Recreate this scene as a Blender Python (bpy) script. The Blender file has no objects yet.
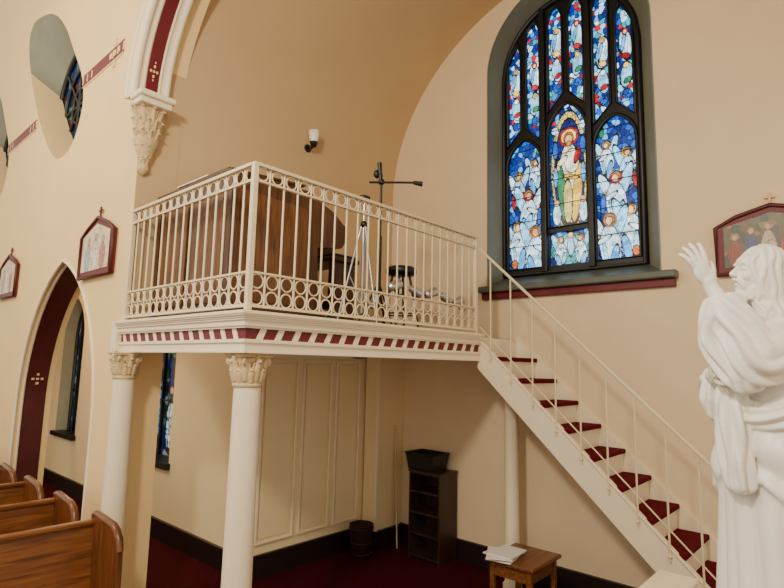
import bpy, bmesh, math, random
import numpy as np
from mathutils import Vector, Matrix
random.seed(7); rng=np.random.default_rng(5)
Af,Ab,Bl,Bo,Bs,Bw=2.743,4.485,1.775,3.034,4.229,4.933
ZR,ZD=3.195,2.29
T=0.34
# ---------------------------------------------------------------- materials
def srgb(r,g,b):
    f=lambda c:(c/255/12.92) if c/255<=.04045 else ((c/255+.055)/1.055)**2.4
    return (f(r),f(g),f(b),1)
MATS={}
def mat(name,col,rough=.6,metal=0,noise=.06,scale=6,bump=0,bscale=60,emit=0,spec=.5):
    if name in MATS: return MATS[name]
    m=bpy.data.materials.new(name); m.use_nodes=True; nt=m.node_tree; N=nt.nodes; L=nt.links
    b=N['Principled BSDF']; b.inputs['Roughness'].default_value=rough; b.inputs['Metallic'].default_value=metal
    b.inputs['Specular IOR Level'].default_value=spec
    tc=N.new('ShaderNodeTexCoord')
    if noise:
        n=N.new('ShaderNodeTexNoise'); n.inputs['Scale'].default_value=scale; n.inputs['Detail'].default_value=5
        L.new(tc.outputs['Object'],n.inputs['Vector'])
        r=N.new('ShaderNodeValToRGB'); e=r.color_ramp.elements
        e[0].position=.3; e[1].position=.7
        e[0].color=tuple(c*(1-noise) for c in col[:3])+(1,); e[1].color=tuple(min(1,c*(1+noise)) for c in col[:3])+(1,)
        L.new(n.outputs['Fac'],r.inputs['Fac']); L.new(r.outputs['Color'],b.inputs['Base Color'])
    else: b.inputs['Base Color'].default_value=col
    if bump:
        n2=N.new('ShaderNodeTexNoise'); n2.inputs['Scale'].default_value=bscale; n2.inputs['Detail'].default_value=4
        L.new(tc.outputs['Object'],n2.inputs['Vector'])
        bp=N.new('ShaderNodeBump'); bp.inputs['Strength'].default_value=bump; bp.inputs['Distance'].default_value=.02
        L.new(n2.outputs['Fac'],bp.inputs['Height']); L.new(bp.outputs['Normal'],b.inputs['Normal'])
    MATS[name]=m; return m
def wood(name,c1,c2,rough=.35,axis=0,scale=3):
    m=bpy.data.materials.new(name); m.use_nodes=True; nt=m.node_tree; N=nt.nodes; L=nt.links
    b=N['Principled BSDF']; b.inputs['Roughness'].default_value=rough
    tc=N.new('ShaderNodeTexCoord'); mp=N.new('ShaderNodeMapping'); s=[30,30,30]; s[axis]=2.0
    mp.inputs['Scale'].default_value=s
    n=N.new('ShaderNodeTexNoise'); n.inputs['Scale'].default_value=scale*.5; n.inputs['Detail'].default_value=6; n.inputs['Distortion'].default_value=.6
    r=N.new('ShaderNodeValToRGB'); e=r.color_ramp.elements; e[0].position=.3;e[1].position=.7; e[0].color=c1;e[1].color=c2
    L.new(tc.outputs['Object'],mp.inputs['Vector']);L.new(mp.outputs[0],n.inputs['Vector']);L.new(n.outputs['Fac'],r.inputs['Fac']);L.new(r.outputs['Color'],b.inputs['Base Color'])
    MATS[name]=m; return m
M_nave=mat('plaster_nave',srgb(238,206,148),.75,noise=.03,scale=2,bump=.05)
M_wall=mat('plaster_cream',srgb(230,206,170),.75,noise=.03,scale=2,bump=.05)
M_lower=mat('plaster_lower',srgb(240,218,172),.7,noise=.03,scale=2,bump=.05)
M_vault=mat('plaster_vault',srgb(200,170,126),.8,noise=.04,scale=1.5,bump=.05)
M_trim=mat('painted_trim',srgb(240,224,194),.45,noise=.02)
M_iron=mat('painted_iron',srgb(224,206,172),.35,noise=.04,metal=.0)
M_red=mat('maroon_paint',srgb(100,12,26),.5,noise=.12,scale=8)
M_dred=mat('arch_maroon',srgb(78,18,22),.5,noise=.15,scale=8)
M_gold=mat('gold_stencil',srgb(226,190,140),.5,noise=.08)
M_carpet=mat('red_carpet',srgb(62,5,11),.95,noise=.25,scale=40,bump=.4,bscale=300,spec=.1)
M_stair=mat('stair_carpet',srgb(90,8,24),.9,noise=.2,scale=40,bump=.3,bscale=250,spec=.1)
M_base=mat('dark_baseboard',srgb(34,22,22),.4,noise=.15)
M_green=mat('sage_reveal',srgb(126,128,112),.55,noise=.06)
M_sill=mat('sill_slate',srgb(84,90,82),.4,noise=.1)
M_lead=mat('window_frame_iron',srgb(12,13,17),.45,noise=.1)
M_marble=mat('white_marble',srgb(236,232,224),.42,noise=.03,scale=5,bump=.06,bscale=25)
M_black=mat('black_metal',srgb(18,18,20),.4,noise=.1)
M_silver=mat('silver_can',srgb(190,190,190),.3,metal=.8,noise=.05)
M_white=mat('white_shade',srgb(245,242,232),.4,noise=.01)
M_paper=mat('paper',srgb(235,230,220),.8,noise=.02)
M_plastic=mat('black_plastic',srgb(22,22,24),.5,noise=.1)
M_stone=mat('stone_pedestal',srgb(205,198,186),.6,noise=.08,bump=.1)
M_pew=wood('pew_oak',srgb(84,44,18),srgb(138,82,38),.3,0)
M_pewend=wood('pew_oak_end',srgb(74,38,16),srgb(122,70,32),.3,2)
M_organ=wood('organ_walnut',srgb(52,28,14),srgb(100,60,30),.35,2)
M_organp=wood('organ_walnut_panel',srgb(72,42,20),srgb(128,82,44),.35,2)
M_table=wood('table_oak',srgb(84,46,22),srgb(142,88,46),.35,0)
M_shelf=wood('shelf_espresso',srgb(34,20,16),srgb(66,42,30),.4,2)
def attr_mat(name,emit,rough=.3):
    m=bpy.data.materials.new(name); m.use_nodes=True; N=m.node_tree.nodes; L=m.node_tree.links
    a=N.new('ShaderNodeAttribute'); a.attribute_name='Col'; b=N['Principled BSDF']; b.inputs['Roughness'].default_value=rough
    L.new(a.outputs['Color'],b.inputs['Base Color'])
    if emit:
        L.new(a.outputs['Color'],b.inputs['Emission Color']); b.inputs['Emission Strength'].default_value=emit
    return m
M_glass=attr_mat('stained_glass',2.2,.25)
M_paint=attr_mat('oil_painting',0,.4)
M_paintL=attr_mat('station_relief_paint',0,.5)
# ---------------------------------------------------------------- mesh builder
class MB:
    def __init__(s): s.v=[];s.f=[];s.m=[];s.sm=[];s.mats=[]
    def mi(s,m):
        if m not in s.mats: s.mats.append(m)
        return s.mats.index(m)
    def add(s,vs,fs,m,smooth=False):
        o=len(s.v); s.v+= [tuple(v) for v in vs]; k=s.mi(m)
        for f in fs: s.f.append([i+o for i in f]); s.m.append(k); s.sm.append(smooth)
    def box(s,x0,x1,y0,y1,z0,z1,m):
        vs=[(x,y,z) for x in(x0,x1) for y in(y0,y1) for z in(z0,z1)]
        s.add(vs,[(0,1,3,2),(4,6,7,5),(0,4,5,1),(2,3,7,6),(0,2,6,4),(1,5,7,3)],m)
    def rbox(s,x0,x1,y0,y1,z0,z1,m,bev=.01):
        b=bmesh.new(); r=bmesh.ops.create_cube(b,size=1)
        bmesh.ops.scale(b,vec=(x1-x0,y1-y0,z1-z0),verts=b.verts); bmesh.ops.translate(b,vec=((x0+x1)/2,(y0+y1)/2,(z0+z1)/2),verts=b.verts)
        bmesh.ops.bevel(b,geom=b.edges[:],offset=bev,segments=2,affect='EDGES',profile=.5)
        b.verts.index_update(); s.add([v.co[:] for v in b.verts],[[v.index for v in f.verts] for f in b.faces],m); b.free()
    def cyl(s,p0,p1,r0,r1=None,m=None,n=10,caps=True):
        r1=r0 if r1 is None else r1; p0=Vector(p0);p1=Vector(p1); d=(p1-p0).normalized()
        a=d.orthogonal().normalized(); b=d.cross(a); vs=[]
        for p,r in((p0,r0),(p1,r1)):
            for i in range(n):
                t=2*math.pi*i/n; vs.append(p+a*r*math.cos(t)+b*r*math.sin(t))
        s.add(vs,[(i,(i+1)%n,n+(i+1)%n,n+i) for i in range(n)],m,True)
        if caps: s.add(vs,[list(range(n))[::-1],list(range(n,2*n))],m)
    def ccyl(s,p0,p1,r0,r1,m,n=12):
        p0=Vector(p0);p1=Vector(p1); d=(p1-p0).normalized(); a=d.orthogonal().normalized(); b=d.cross(a); vs=[]
        for p,r in((p0,r0),(p1,r1)):
            for i in range(n):
                t=2*math.pi*i/n; vs.append(p+a*r*math.cos(t)+b*r*math.sin(t))
        s.add(vs,[(i,(i+1)%n,n+(i+1)%n,n+i) for i in range(n)]+[list(range(n))[::-1],list(range(n,2*n))],m,True)
    def tube(s,pts,r,m,n=8,closed=False):
        pts=[Vector(p) for p in pts]; rs=r if isinstance(r,(list,tuple)) else [r]*len(pts); N=len(pts); vs=[]; up=None
        for i,p in enumerate(pts):
            if closed: d=(pts[(i+1)%N]-pts[i-1]).normalized()
            else: d=(pts[min(i+1,N-1)]-pts[max(i-1,0)]).normalized()
            if up is None: up=d.orthogonal().normalized()
            up=(up-d*up.dot(d)).normalized(); w=d.cross(up)
            for k in range(n):
                t=2*math.pi*k/n; vs.append(p+(up*math.cos(t)+w*math.sin(t))*rs[i])
        fs=[]
        for i in range(N if closed else N-1):
            j=(i+1)%N
            for k in range(n): fs.append((i*n+k,i*n+(k+1)%n,j*n+(k+1)%n,j*n+k))
        s.add(vs,fs,m,True)
        if not closed: s.add(vs[:n]+vs[-n:],[list(range(n))[::-1],list(range(n,2*n))],m)
    def ring(s,c,ax,R,r,m,n=18,k=6):
        c=Vector(c); ax=Vector(ax).normalized(); a=ax.orthogonal().normalized() if abs(ax.z)>.5 else Vector((0,0,1)); b=ax.cross(a)
        s.tube([c+a*R*math.cos(2*math.pi*i/n)+b*R*math.sin(2*math.pi*i/n) for i in range(n)],r,m,k,True)
    def lathe(s,cx,cy,prof,m,n=24,a0=0,a1=2*math.pi):
        vs=[];full=abs(a1-a0-2*math.pi)<1e-6; k=n if full else n+1
        for z,r in prof:
            for i in range(k):
                t=a0+(a1-a0)*i/n; vs.append((cx+r*math.cos(t),cy+r*math.sin(t),z))
        fs=[]
        for j in range(len(prof)-1):
            for i in range(n):
                fs.append((j*k+i,j*k+(i+1)%k,(j+1)*k+(i+1)%k,(j+1)*k+i))
        s.add(vs,fs,m,True)
    def ell(s,c,r,m,rot=None,n=14,k=10):
        c=Vector(c); vs=[];fs=[]
        R=rot if rot is not None else Matrix.Identity(3)
        for j in range(k+1):
            ph=math.pi*j/k
            for i in range(n):
                t=2*math.pi*i/n
                vs.append(c+R@Vector((r[0]*math.sin(ph)*math.cos(t),r[1]*math.sin(ph)*math.sin(t),r[2]*math.cos(ph))))
        for j in range(k):
            for i in range(n): fs.append((j*n+i,(j+1)*n+i,(j+1)*n+(i+1)%n,j*n+(i+1)%n))
        s.add(vs,fs,m,True)
    def prism(s,poly,f,w0,w1,m,smooth=False):
        n=len(poly); vs=[f(u,v,w0) for u,v in poly]+[f(u,v,w1) for u,v in poly]
        s.add(vs,[(i,(i+1)%n,n+(i+1)%n,n+i) for i in range(n)],m,smooth); s.add(vs,[list(range(n))[::-1],list(range(n,2*n))],m)
    def strip(s,la,lb,m,smooth=True,closed=False):
        n=len(la); s.add(list(la)+list(lb),[(i,(i+1)%n,n+(i+1)%n,n+i) for i in range(n if closed else n-1)],m,smooth)
    def obj(s,name,parent=None):
        me=bpy.data.meshes.new(name); me.from_pydata(s.v,[],s.f)
        for m in s.mats: me.materials.append(m)
        me.polygons.foreach_set('material_index',s.m); me.polygons.foreach_set('use_smooth',s.sm)
        b=bmesh.new(); b.from_mesh(me)
        bmesh.ops.recalc_face_normals(b,faces=b.faces); b.to_mesh(me); b.free(); me.update()
        o=bpy.data.objects.new(name,me); bpy.context.scene.collection.objects.link(o)
        if parent: o.parent=parent
        return o
def empty(name):
    e=bpy.data.objects.new(name,None); bpy.context.scene.collection.objects.link(e); return e
XP=lambda c:(lambda u,v,w:(c+w,u,v))
YP=lambda c:(lambda u,v,w:(u,c+w,v))
ZP=lambda u,v,w:(u,v,w)
def plate(name,loops,f,w0,w1,m):
    cu=bpy.data.curves.new(name,'CURVE'); cu.dimensions='2D'; cu.fill_mode='BOTH'; cu.extrude=abs(w1-w0)/2
    for lp in loops:
        sp=cu.splines.new('POLY'); sp.points.add(len(lp)-1)
        for i,(u,v) in enumerate(lp): sp.points[i].co=(u,v,0,1)
        sp.use_cyclic_u=True
    o=bpy.data.objects.new(name+'_c',cu); bpy.context.scene.collection.objects.link(o)
    dg=bpy.context.evaluated_depsgraph_get(); dg.update(); me=bpy.data.meshes.new_from_object(o.evaluated_get(dg))
    bpy.data.objects.remove(o)
    mid=(w0+w1)/2
    for v in me.vertices: v.co=f(v.co.x,v.co.y,v.co.z+mid)
    b=bmesh.new(); b.from_mesh(me); bmesh.ops.remove_doubles(b,verts=b.verts,dist=1e-5); bmesh.ops.recalc_face_normals(b,faces=b.faces)
    for fc in b.faces: fc.smooth=False
    b.to_mesh(me); b.free()
    me.materials.clear(); me.materials.append(m)
    o=bpy.data.objects.new(name,me); bpy.context.scene.collection.objects.link(o); return o
def parch(c,hw,z0,zs,za,n=14,base=True):
    rise=za-zs; R=(hw*hw+rise*rise)/(2*hw); p=[(c+hw,z0)] if base else []
    cx=c+hw-R; a1=math.atan2(rise,c-cx)
    for i in range(n+1):
        a=a1*i/n; p.append((cx+R*math.cos(a),zs+R*math.sin(a)))
    q=[(2*c-u,v) for u,v in p[:-1]][::-1]
    return p+q
def smoothloop(p,k=4):
    p=np.array(p,float)
    for _ in range(k):
        q=np.roll(p,-1,0); p=np.stack([.75*p+.25*q,.25*p+.75*q],1).reshape(-1,2)
        if len(p)>240: break
    return [tuple(x) for x in p]
def resamp(p,n=80):
    p=np.array(p); d=np.r_[0,np.cumsum(np.linalg.norm(np.diff(p,axis=0),axis=1))]; t=np.linspace(0,d[-1],n)
    return [(float(np.interp(q,d,p[:,0])),float(np.interp(q,d,p[:,1]))) for q in t]
def raster(name,f,u0,u1,v0,v1,step,bgfn,shapes,m,cell=(.05,.06),lead=.005,edge=.005,jit=.35,leadcol=(.004,.004,.006),mott=0):
    nu=int((u1-u0)/step)+1; nv=int((v1-v0)/step)+1
    U,V=np.meshgrid(np.linspace(u0,u1,nu),np.linspace(v0,v1,nv)); U=U.ravel();V=V.ravel(); P=np.stack([U,V],1)
    S=np.array([(u+rng.uniform(-.4,.4)*cell[0],v+rng.uniform(-.4,.4)*cell[1]) for u in np.arange(u0,u1+cell[0],cell[0]) for v in np.arange(v0,v1+cell[1],cell[1])])
    i1=np.zeros(len(P),int); gap=np.zeros(len(P))
    for k in range(0,len(P),4000):
        d=np.sqrt(((P[k:k+4000,None,:]-S[None])**2).sum(-1)); idx=np.argpartition(d,1,axis=1)[:,:2]
        dd=np.take_along_axis(d,idx,1); o=np.argsort(dd,axis=1); dd=np.take_along_axis(dd,o,1); idx=np.take_along_axis(idx,o,1)
        i1[k:k+4000]=idx[:,0]; gap[k:k+4000]=dd[:,1]-dd[:,0]
    SC=np.array([bgfn(u,v) for u,v in S]); SJ=1+jit*(rng.random(len(S))-.5)*2
    C=SC[i1].copy(); dark=gap<lead
    for (cx,cz,rx,rz,rot,col,st,ownlead) in shapes:
        c_,s_=math.cos(rot),math.sin(rot); a=(U-cx)*c_+(V-cz)*s_; b=-(U-cx)*s_+(V-cz)*c_
        r=np.sqrt((a/rx)**2+(b/rz)**2); ins=r<1
        cc=np.array(col)[None]*np.ones((len(U),1))
        if st: cc=cc*(1-st*(.5+.5*np.sin(a*240+np.sin(b*25)*2))[:,None]**3*np.array([1,.75,.5])[None])
        C=np.where(ins[:,None],cc,C)
        if not ownlead: dark=np.where(ins,False,dark)
        dark=dark|(np.abs(r-1)*min(rx,rz)<edge)&(r<1.15)
    C=C*SJ[i1][:,None]
    if mott:
        g=1-mott*(.5+.5*np.sin(U*170+3*np.sin(V*60))*np.sin(V*190+2*np.sin(U*80)))
        C=C*g[:,None]
    C[dark]=leadcol
    vs=[f(u,v,0) for u,v in P]; fs=[(j*nu+i,j*nu+i+1,(j+1)*nu+i+1,(j+1)*nu+i) for j in range(nv-1) for i in range(nu-1)]
    me=bpy.data.meshes.new(name); me.from_pydata(vs,[],fs); at=me.color_attributes.new('Col','FLOAT_COLOR','POINT')
    at.data.foreach_set('color',np.c_[np.clip(C,0,1),np.ones(len(C))].ravel().astype(np.float32))
    me.materials.append(m); o=bpy.data.objects.new(name,me); bpy.context.scene.collection.objects.link(o); return o
def cutmesh(o,test):
    b=bmesh.new(); b.from_mesh(o.data); bmesh.ops.delete(b,geom=[v for v in b.verts if test(v.co.y,v.co.z)],context='VERTS'); b.to_mesh(o.data); b.free()
W_=(.62,.84,.95);SK=(.75,.42,.24);GD=(.8,.5,.06);RD=(.38,.01,.02);BL=(.004,.025,.20);MB_=(.01,.09,.45);LB=(.08,.40,.80);PB=(.28,.66,.95);GR=(.02,.20,.09);TE=(.03,.34,.38);CR=(.80,.78,.50)
# ---------------------------------------------------------------- shell
mb=MB(); mb.box(-4,5.4,-3,15,-.1,0,M_carpet); mb.obj('floor')
VC,VA,VB,VS=2.185,2.30,2.10,4.07
RA,RB,RS=2.25,1.62,4.16
ell=lambda a,b,n=40,z=VS:[(VC+a*math.cos(math.pi*i/n),z+b*math.sin(math.pi*i/n)) for i in range(n+1)]
eye1=[(7.9,6.45),(8.40,6.55),(8.50,6.3),(8.26,5.82),(7.7,5.05),(7.21,4.55),(6.85,4.25),(6.55,4.14),(6.2,4.2),(6.02,4.45),(5.98,4.7),(6.12,5.0),(6.39,5.3),(6.85,5.85),(7.37,6.25)]
eye1=smoothloop(eye1,3); eye2=[(y+2.85,z) for y,z in eye1]
NA=[(6.08,1.13),(9.3,1.13)]
out=[(14.5,0),(14.5,8),(-1.2,8),(-1.2,0),(VC-2.30,0)]+ell(2.30,RB+.05,40,RS)[::-1]+[(VC+2.30,0)]
for c,hw in NA: out+=parch(c,hw,0,1.45,2.97)[::-1]
plate('wall_nave',[out,eye1,eye2],XP(Bl),0,T,M_nave)
for k,(c,hw) in enumerate(NA):
    mb=MB(); p=parch(c,hw-.004,0.0,1.45,2.966)
    mb.strip([(Bl+.05,u,v) for u,v in p],[(Bl+T-.06,u,v) for u,v in p],M_dred)
    for xx in (Bl-.004,Bl+.05): mb.tube([(xx,u,v) for u,v in p],.016,M_trim,6)
    for zz in (1.75,):
        yy=c+hw-.045
        for dx,dz in((0,0),(.045,0),(-.045,0),(0,.05),(0,-.05)): mb.box(Bl+.17+dx-.012,Bl+.17+dx+.012,yy-.006,yy+.02,zz+dz-.012,zz+dz+.012,M_gold)
    mb.obj('trim_aisle_arch')
for e,nm in ((eye1,'window_1'),(eye2,'window_2')):
    d=0 if e is eye1 else 2.85
    cyy,czz=7.25+d,5.12
    mb=MB(); n=len(e); ce=(sum(u for u,v in e)/n,sum(v for u,v in e)/n)
    e2=[]
    for u,v in e:
        a=math.atan2(v-ce[1],u-ce[0]); e2.append((cyy+.80*math.cos(a),czz+.84*math.sin(a)))
    mb.strip([(Bl+.004,u,v) for u,v in e],[(Bl+T+.02,u,v) for u,v in e2],M_green,closed=True)
    mb.tube([(Bl+T+.0,u,v) for u,v in e2],.035,M_lead,6,True)
    for q in range(8):
        a=q*math.pi/4; mb.cyl((Bl+T,cyy,czz),(Bl+T,cyy+.8*math.cos(a),czz+.84*math.sin(a)),.02,None,M_lead,6)
    for r_ in (.22,.5): mb.ring((Bl+T,cyy,czz),(1,0,0),r_,.02,M_lead,28)
    fr=mb.obj('frame')
    g=raster('glass',XP(Bl+T+.02),cyy-.82,cyy+.82,czz-.86,czz+.86,.02,lambda u,v:[BL,(.01,.02,.06),(.02,.08,.16),(.08,.02,.02),(.05,.14,.18)][rng.integers(5)],[],attr_mat('clerestory_glass',.3),(.12,.12),.02)
    cutmesh(g,lambda y,z:((y-cyy)/.82)**2+((z-czz)/.86)**2>1)
    E=empty(nm); fr.parent=E; g.parent=E
mb=MB()
for a,b in ((5.0,6.02),(7.62,8.9),(10.5,14)):
    mb.box(Bl-.006,Bl+.002,a,b,4.80,4.92,M_red)
    for zz in (4.79,4.93): mb.box(Bl-.008,Bl,a,b,zz-.008,zz+.008,M_gold)
    for e_,s_ in ((a,1),(b,-1)):
        for k in range(3): mb.box(Bl-.009,Bl,e_+s_*.12*k-.012,e_+s_*.12*k+.012,4.82,4.90,M_gold)
for dy,dz in((0,0),(.09,0),(-.09,0),(0,.11),(0,-.11)): mb.box(Bl-.011,Bl,5.2+dy-.03,5.2+dy+.03,4.86+dz-.03,4.86+dz+.03,M_gold)
mb.obj('trim_wall_stripe')
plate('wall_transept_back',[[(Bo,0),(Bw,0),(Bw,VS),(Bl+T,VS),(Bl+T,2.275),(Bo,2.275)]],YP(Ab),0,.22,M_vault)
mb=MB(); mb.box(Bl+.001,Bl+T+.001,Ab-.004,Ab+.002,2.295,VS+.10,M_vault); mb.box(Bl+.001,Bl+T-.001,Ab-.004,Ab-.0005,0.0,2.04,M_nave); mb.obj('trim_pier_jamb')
mb=MB(); mb.box(Bl+T,Bo-.001,Ab+.0,Ab+.22,2.10,2.274,M_wall); mb.obj('trim_lintel')
mb=MB(); mb.box(Bo+.001,Bw,Ab-.004,Ab,.0,2.10,M_lower); mb.obj('wall_transept_lower')
plate('wall_aisle_outer',[[(Ab+.02,0),(14.5,0),(14.5,3.6),(Ab+.02,3.6)],parch(6.55,.45,.83,2.3,2.95),parch(9.55,.45,.83,2.3,2.95),parch(12.6,.45,.83,2.3,2.95)],XP(Bo),0,.3,M_lower)
mb=MB(); mb.box(Bl,Bo+.3,14.5,14.6,0,8,M_wall); mb.obj('wall_aisle_end')
mb=MB(); mb.box(Bl+T,Bo+.3,Ab+.22,14.5,3.6,3.7,M_wall); mb.obj('ceiling_aisle')
for i,c in enumerate((6.55,9.55,12.6)):
    mb=MB(); p=parch(c,.446,.834,2.3,2.946)
    mb.strip([(Bo+.001,u,v) for u,v in p],[(Bo+.2,c+(u-c)*.9,v) for u,v in p],M_green,closed=True)
    for yy in (c-.16,c+.16): mb.box(Bo+.15,Bo+.19,yy-.014,yy+.014,.83,2.8,M_lead)
    for zz in (1.5,2.2): mb.box(Bo+.16,Bo+.19,c-.4,c+.4,zz-.01,zz+.01,M_lead)
    mb.tube([(Bo+.185,c+(u-c)*.9,v) for u,v in p],.03,M_lead,6,True)
    mb.box(Bo-.06,Bo+.19,c-.49,c+.49,.77,.835,M_lead)
    fr=mb.obj('frame')
    sh=[(c,1.2,.1,.3,0,W_,.5,True),(c,1.62,.05,.06,0,SK,0,False),(c-.28,1.5,.06,.4,0,TE,0,True),(c+.28,1.4,.06,.4,0,LB,0,True),(c,2.2,.1,.2,0,GR,0,True)]
    g=raster('glass',XP(Bo+.2),c-.42,c+.42,.83,2.96,.02,lambda u,v:[BL,(.01,.02,.05),(.02,.12,.18),(.25,.35,.38),(.01,.06,.06)][rng.integers(5)],sh,attr_mat('aisle_glass',.25),(.08,.1),.012,.01)
    cutmesh(g,lambda y,z:z>2.3 and abs(y-c)>.41*(1-((z-2.3)/.65)**1.6))
    E=empty('window_%d'%(i+3)); fr.parent=E; g.parent=E
WC=2.23
wout=[(WC+.87,2.84)]+[(WC+.87*math.cos(t),5.22+.87*math.sin(t)) for t in np.linspace(0,math.pi,32)]+[(WC-.87,2.84)]
plate('wall_window',[[(-1.2,0),(Ab+.22,0),(Ab+.22,6.7),(-1.2,6.7)],wout],XP(Bw),0,.42,M_wall)
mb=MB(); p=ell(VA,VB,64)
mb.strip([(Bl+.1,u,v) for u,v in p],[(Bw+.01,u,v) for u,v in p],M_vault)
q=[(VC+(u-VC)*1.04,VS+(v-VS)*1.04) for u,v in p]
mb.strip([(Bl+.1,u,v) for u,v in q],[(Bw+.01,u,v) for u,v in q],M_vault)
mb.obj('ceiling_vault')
XR=Bl-.10; RW=.28
mb=MB(); p=ell(RA,RB,60,RS); po=ell(RA+.13,RB+.12,60,RS)
for xx in (XR,XR+RW): mb.strip([(xx,u,v) for u,v in p],[(xx,u,v) for u,v in po],M_trim,False)
mb.strip([(XR,u,v) for u,v in p],[(XR+RW,u,v) for u,v in p],M_trim); mb.strip([(XR,u,v) for u,v in po],[(XR+RW,u,v) for u,v in po],M_trim)
p2=ell(RA-.004,RB-.004,60,RS)
mb.strip([(XR+.09,u,v) for u,v in p2],[(XR+.19,u,v) for u,v in p2],M_red)
for xx,rr in ((XR+.01,.026),(XR+.075,.012),(XR+.205,.012),(XR+RW-.01,.026)): mb.tube([(xx,u,v) for u,v in p],rr,M_trim,8)
mb.tube([(XR,u,v) for u,v in po],.02,M_trim,8)
def arcpt(t,dx,ds):
    t=t+ds/2.0; return (XR+.14+dx,VC+(RA-.008)*math.cos(t),RS+(RB-.008)*math.sin(t))
for t0 in (.15,.6,1.1):
    for dx,ds in((0,0),(.026,0),(-.026,0),(0,.05),(0,-.05)): mb.ell(arcpt(t0,dx,ds),(.011,.008,.014),M_gold,n=8,k=6)
    for ds in (.09,-.09): mb.ell(arcpt(t0,0,ds),(.006,.006,.012),M_gold,n=8,k=6)
mb.obj('trim_chancel_arch')
def leafring(mb,cx,cy,z,R,h,n,m,a0=0,a1=2*math.pi,ph=0,lean=.5):
    for i in range(n):
        a=a0+(a1-a0)*(i+.5)/n+ph
        d=Vector((math.cos(a),math.sin(a),0)); t=Vector((-math.sin(a),math.cos(a),0))
        w=R*math.pi*1.0/n*((a1-a0)/(2*math.pi))
        pts=[Vector((cx,cy,z))+d*(R),Vector((cx,cy,z+h*.5))+d*(R*1.03),Vector((cx,cy,z+h*.85))+d*(R*1.12+lean*h*.15),Vector((cx,cy,z+h))+d*(R*1.15+lean*h*.38),Vector((cx,cy,z+h*.86))+d*(R*1.15+lean*h*.52)]
        rs=[w*.6,w*.85,w*.7,w*.45,w*.3]
        mb.tube(pts,rs,m,7)
        for sgn in (-1,1):
            mb.tube([pts[0]+t*w*.4*sgn,pts[1]+t*w*.8*sgn,pts[2]+t*w*.9*sgn+d*.006],[w*.3,w*.35,w*.22],m,6)
def capital(mb,cx,cy,z0,z1,r,m):
    h=z1-z0
    mb.lathe(cx,cy,[(z0-.02,r),(z0-.015,r*1.13),(z0+.005,r*1.13),(z0+.01,r*1.0),(z0+h*.4,r*1.0),(z0+h*.75,r*1.12),(z0+h*.86,r*1.25)],m)
    leafring(mb,cx,cy,z0+.01,r*.97,h*.42,8,m)
    leafring(mb,cx,cy,z0+.02,r*1.0,h*.68,8,m,ph=math.pi/8)
    for i in range(4):
        a=math.pi/4+i*math.pi/2; d=Vector((math.cos(a),math.sin(a),0)); c=Vector((cx,cy,z1-h*.26))+d*r*1.38
        mb.tube([c+ (d*math.cos(q)+Vector((0,0,1))*math.sin(q))*(r*.24*(1-q/14)) for q in np.linspace(-1.2,7.5,22)],[.010*(1-.02*k) for k in range(22)],m,6)
        mb.tube([Vector((cx,cy,z0+h*.5))+d*r*1.05,c-d*r*.1+Vector((0,0,.02))],.010,m,6)
    for i in range(4):
        a=i*math.pi/2; mb.ell((cx+r*1.22*math.cos(a),cy+r*1.22*math.sin(a),z1-h*.15),(.018,.018,.018),m,n=8,k=6)
    s=r*1.28; mb.rbox(cx-s,cx+s,cy-s,cy+s,z1-h*.13,z1-h*.055,m,.006); s*=1.06; mb.rbox(cx-s,cx+s,cy-s,cy+s,z1-h*.06,z1,m,.004)
M_stonecap=mat('carved_stone',srgb(206,180,136),.6,noise=.22,scale=25,bump=.2)
mb=MB(); cx,cy=XR+RW/2,Ab-.02; dz=.085
mb.rbox(cx-.150,cx+.150,cy-.20,cy+.014,4.03+dz,4.08+dz,M_trim,.012); mb.rbox(cx-.132,cx+.132,cy-.17,cy+.014,3.98+dz,4.03+dz,M_trim,.01)
mb.lathe(cx,cy,[(z+dz,r) for z,r in [(3.98,.12),(3.93,.12),(3.84,.10),(3.76,.09),(3.7,.105),(3.66,.088),(3.58,.06),(3.52,.04),(3.47,.05),(3.43,.02),(3.42,0)]],M_stonecap,20,math.pi,2*math.pi)
for z,R,h,n,ph in((3.83,.10,.15,5,0),(3.76,.092,.12,6,.1),(3.66,.078,.13,5,0),(3.56,.052,.11,5,.1),(3.50,.035,.05,4,0)):
    leafring(mb,cx,cy,z+dz,R,h,n,M_stonecap,math.pi,2*math.pi,0,.6)
mb.obj('carved_corbel')
BH=.2
mb=MB(); mb.box(Bo-.025,Bw,Ab-.025,Ab-.004,0,BH,M_base); mb.box(Bo-.035,Bw,Ab-.035,Ab-.004,BH-.03,BH+.01,M_base); mb.obj('baseboard_back')
mb=MB(); mb.box(Bo-.025,Bo,Ab-.02,14.5,0,BH,M_base); mb.box(Bo-.035,Bo,Ab-.02,14.5,BH-.03,BH+.01,M_base); mb.obj('baseboard_aisle')
mb=MB(); mb.box(Bw-.025,Bw,-1.2,Ab,0,BH,M_base); mb.box(Bw-.035,Bw,-1.2,Ab,BH-.03,BH+.01,M_base); mb.obj('baseboard_window')
mb=MB()
for a,b in ((VC+2.3,NA[0][0]-NA[0][1]),(NA[0][0]+NA[0][1],NA[1][0]-NA[1][1]),(NA[1][0]+NA[1][1],14.5)): mb.box(Bl-.02,Bl,a,b,0,BH,M_base)
mb.obj('baseboard_nave')
mb=MB()
for a,b in ((3.10,3.54),(3.60,4.00),(4.06,4.42)):
    z0,z1=BH+.10,2.03
    mb.rbox(a+.045,b-.045,Ab-.018,Ab-.004,z0+.045,z1-.045,M_lower,.006)
    for (x0,x1,q0,q1) in ((a,b,z0,z0+.022),(a,b,z1-.022,z1),(a,a+.022,z0+.022,z1-.022),(b-.022,b,z0+.022,z1-.022)): mb.rbox(x0,x1,Ab-.030,Ab-.004,q0,q1,M_trim,.006)
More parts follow.
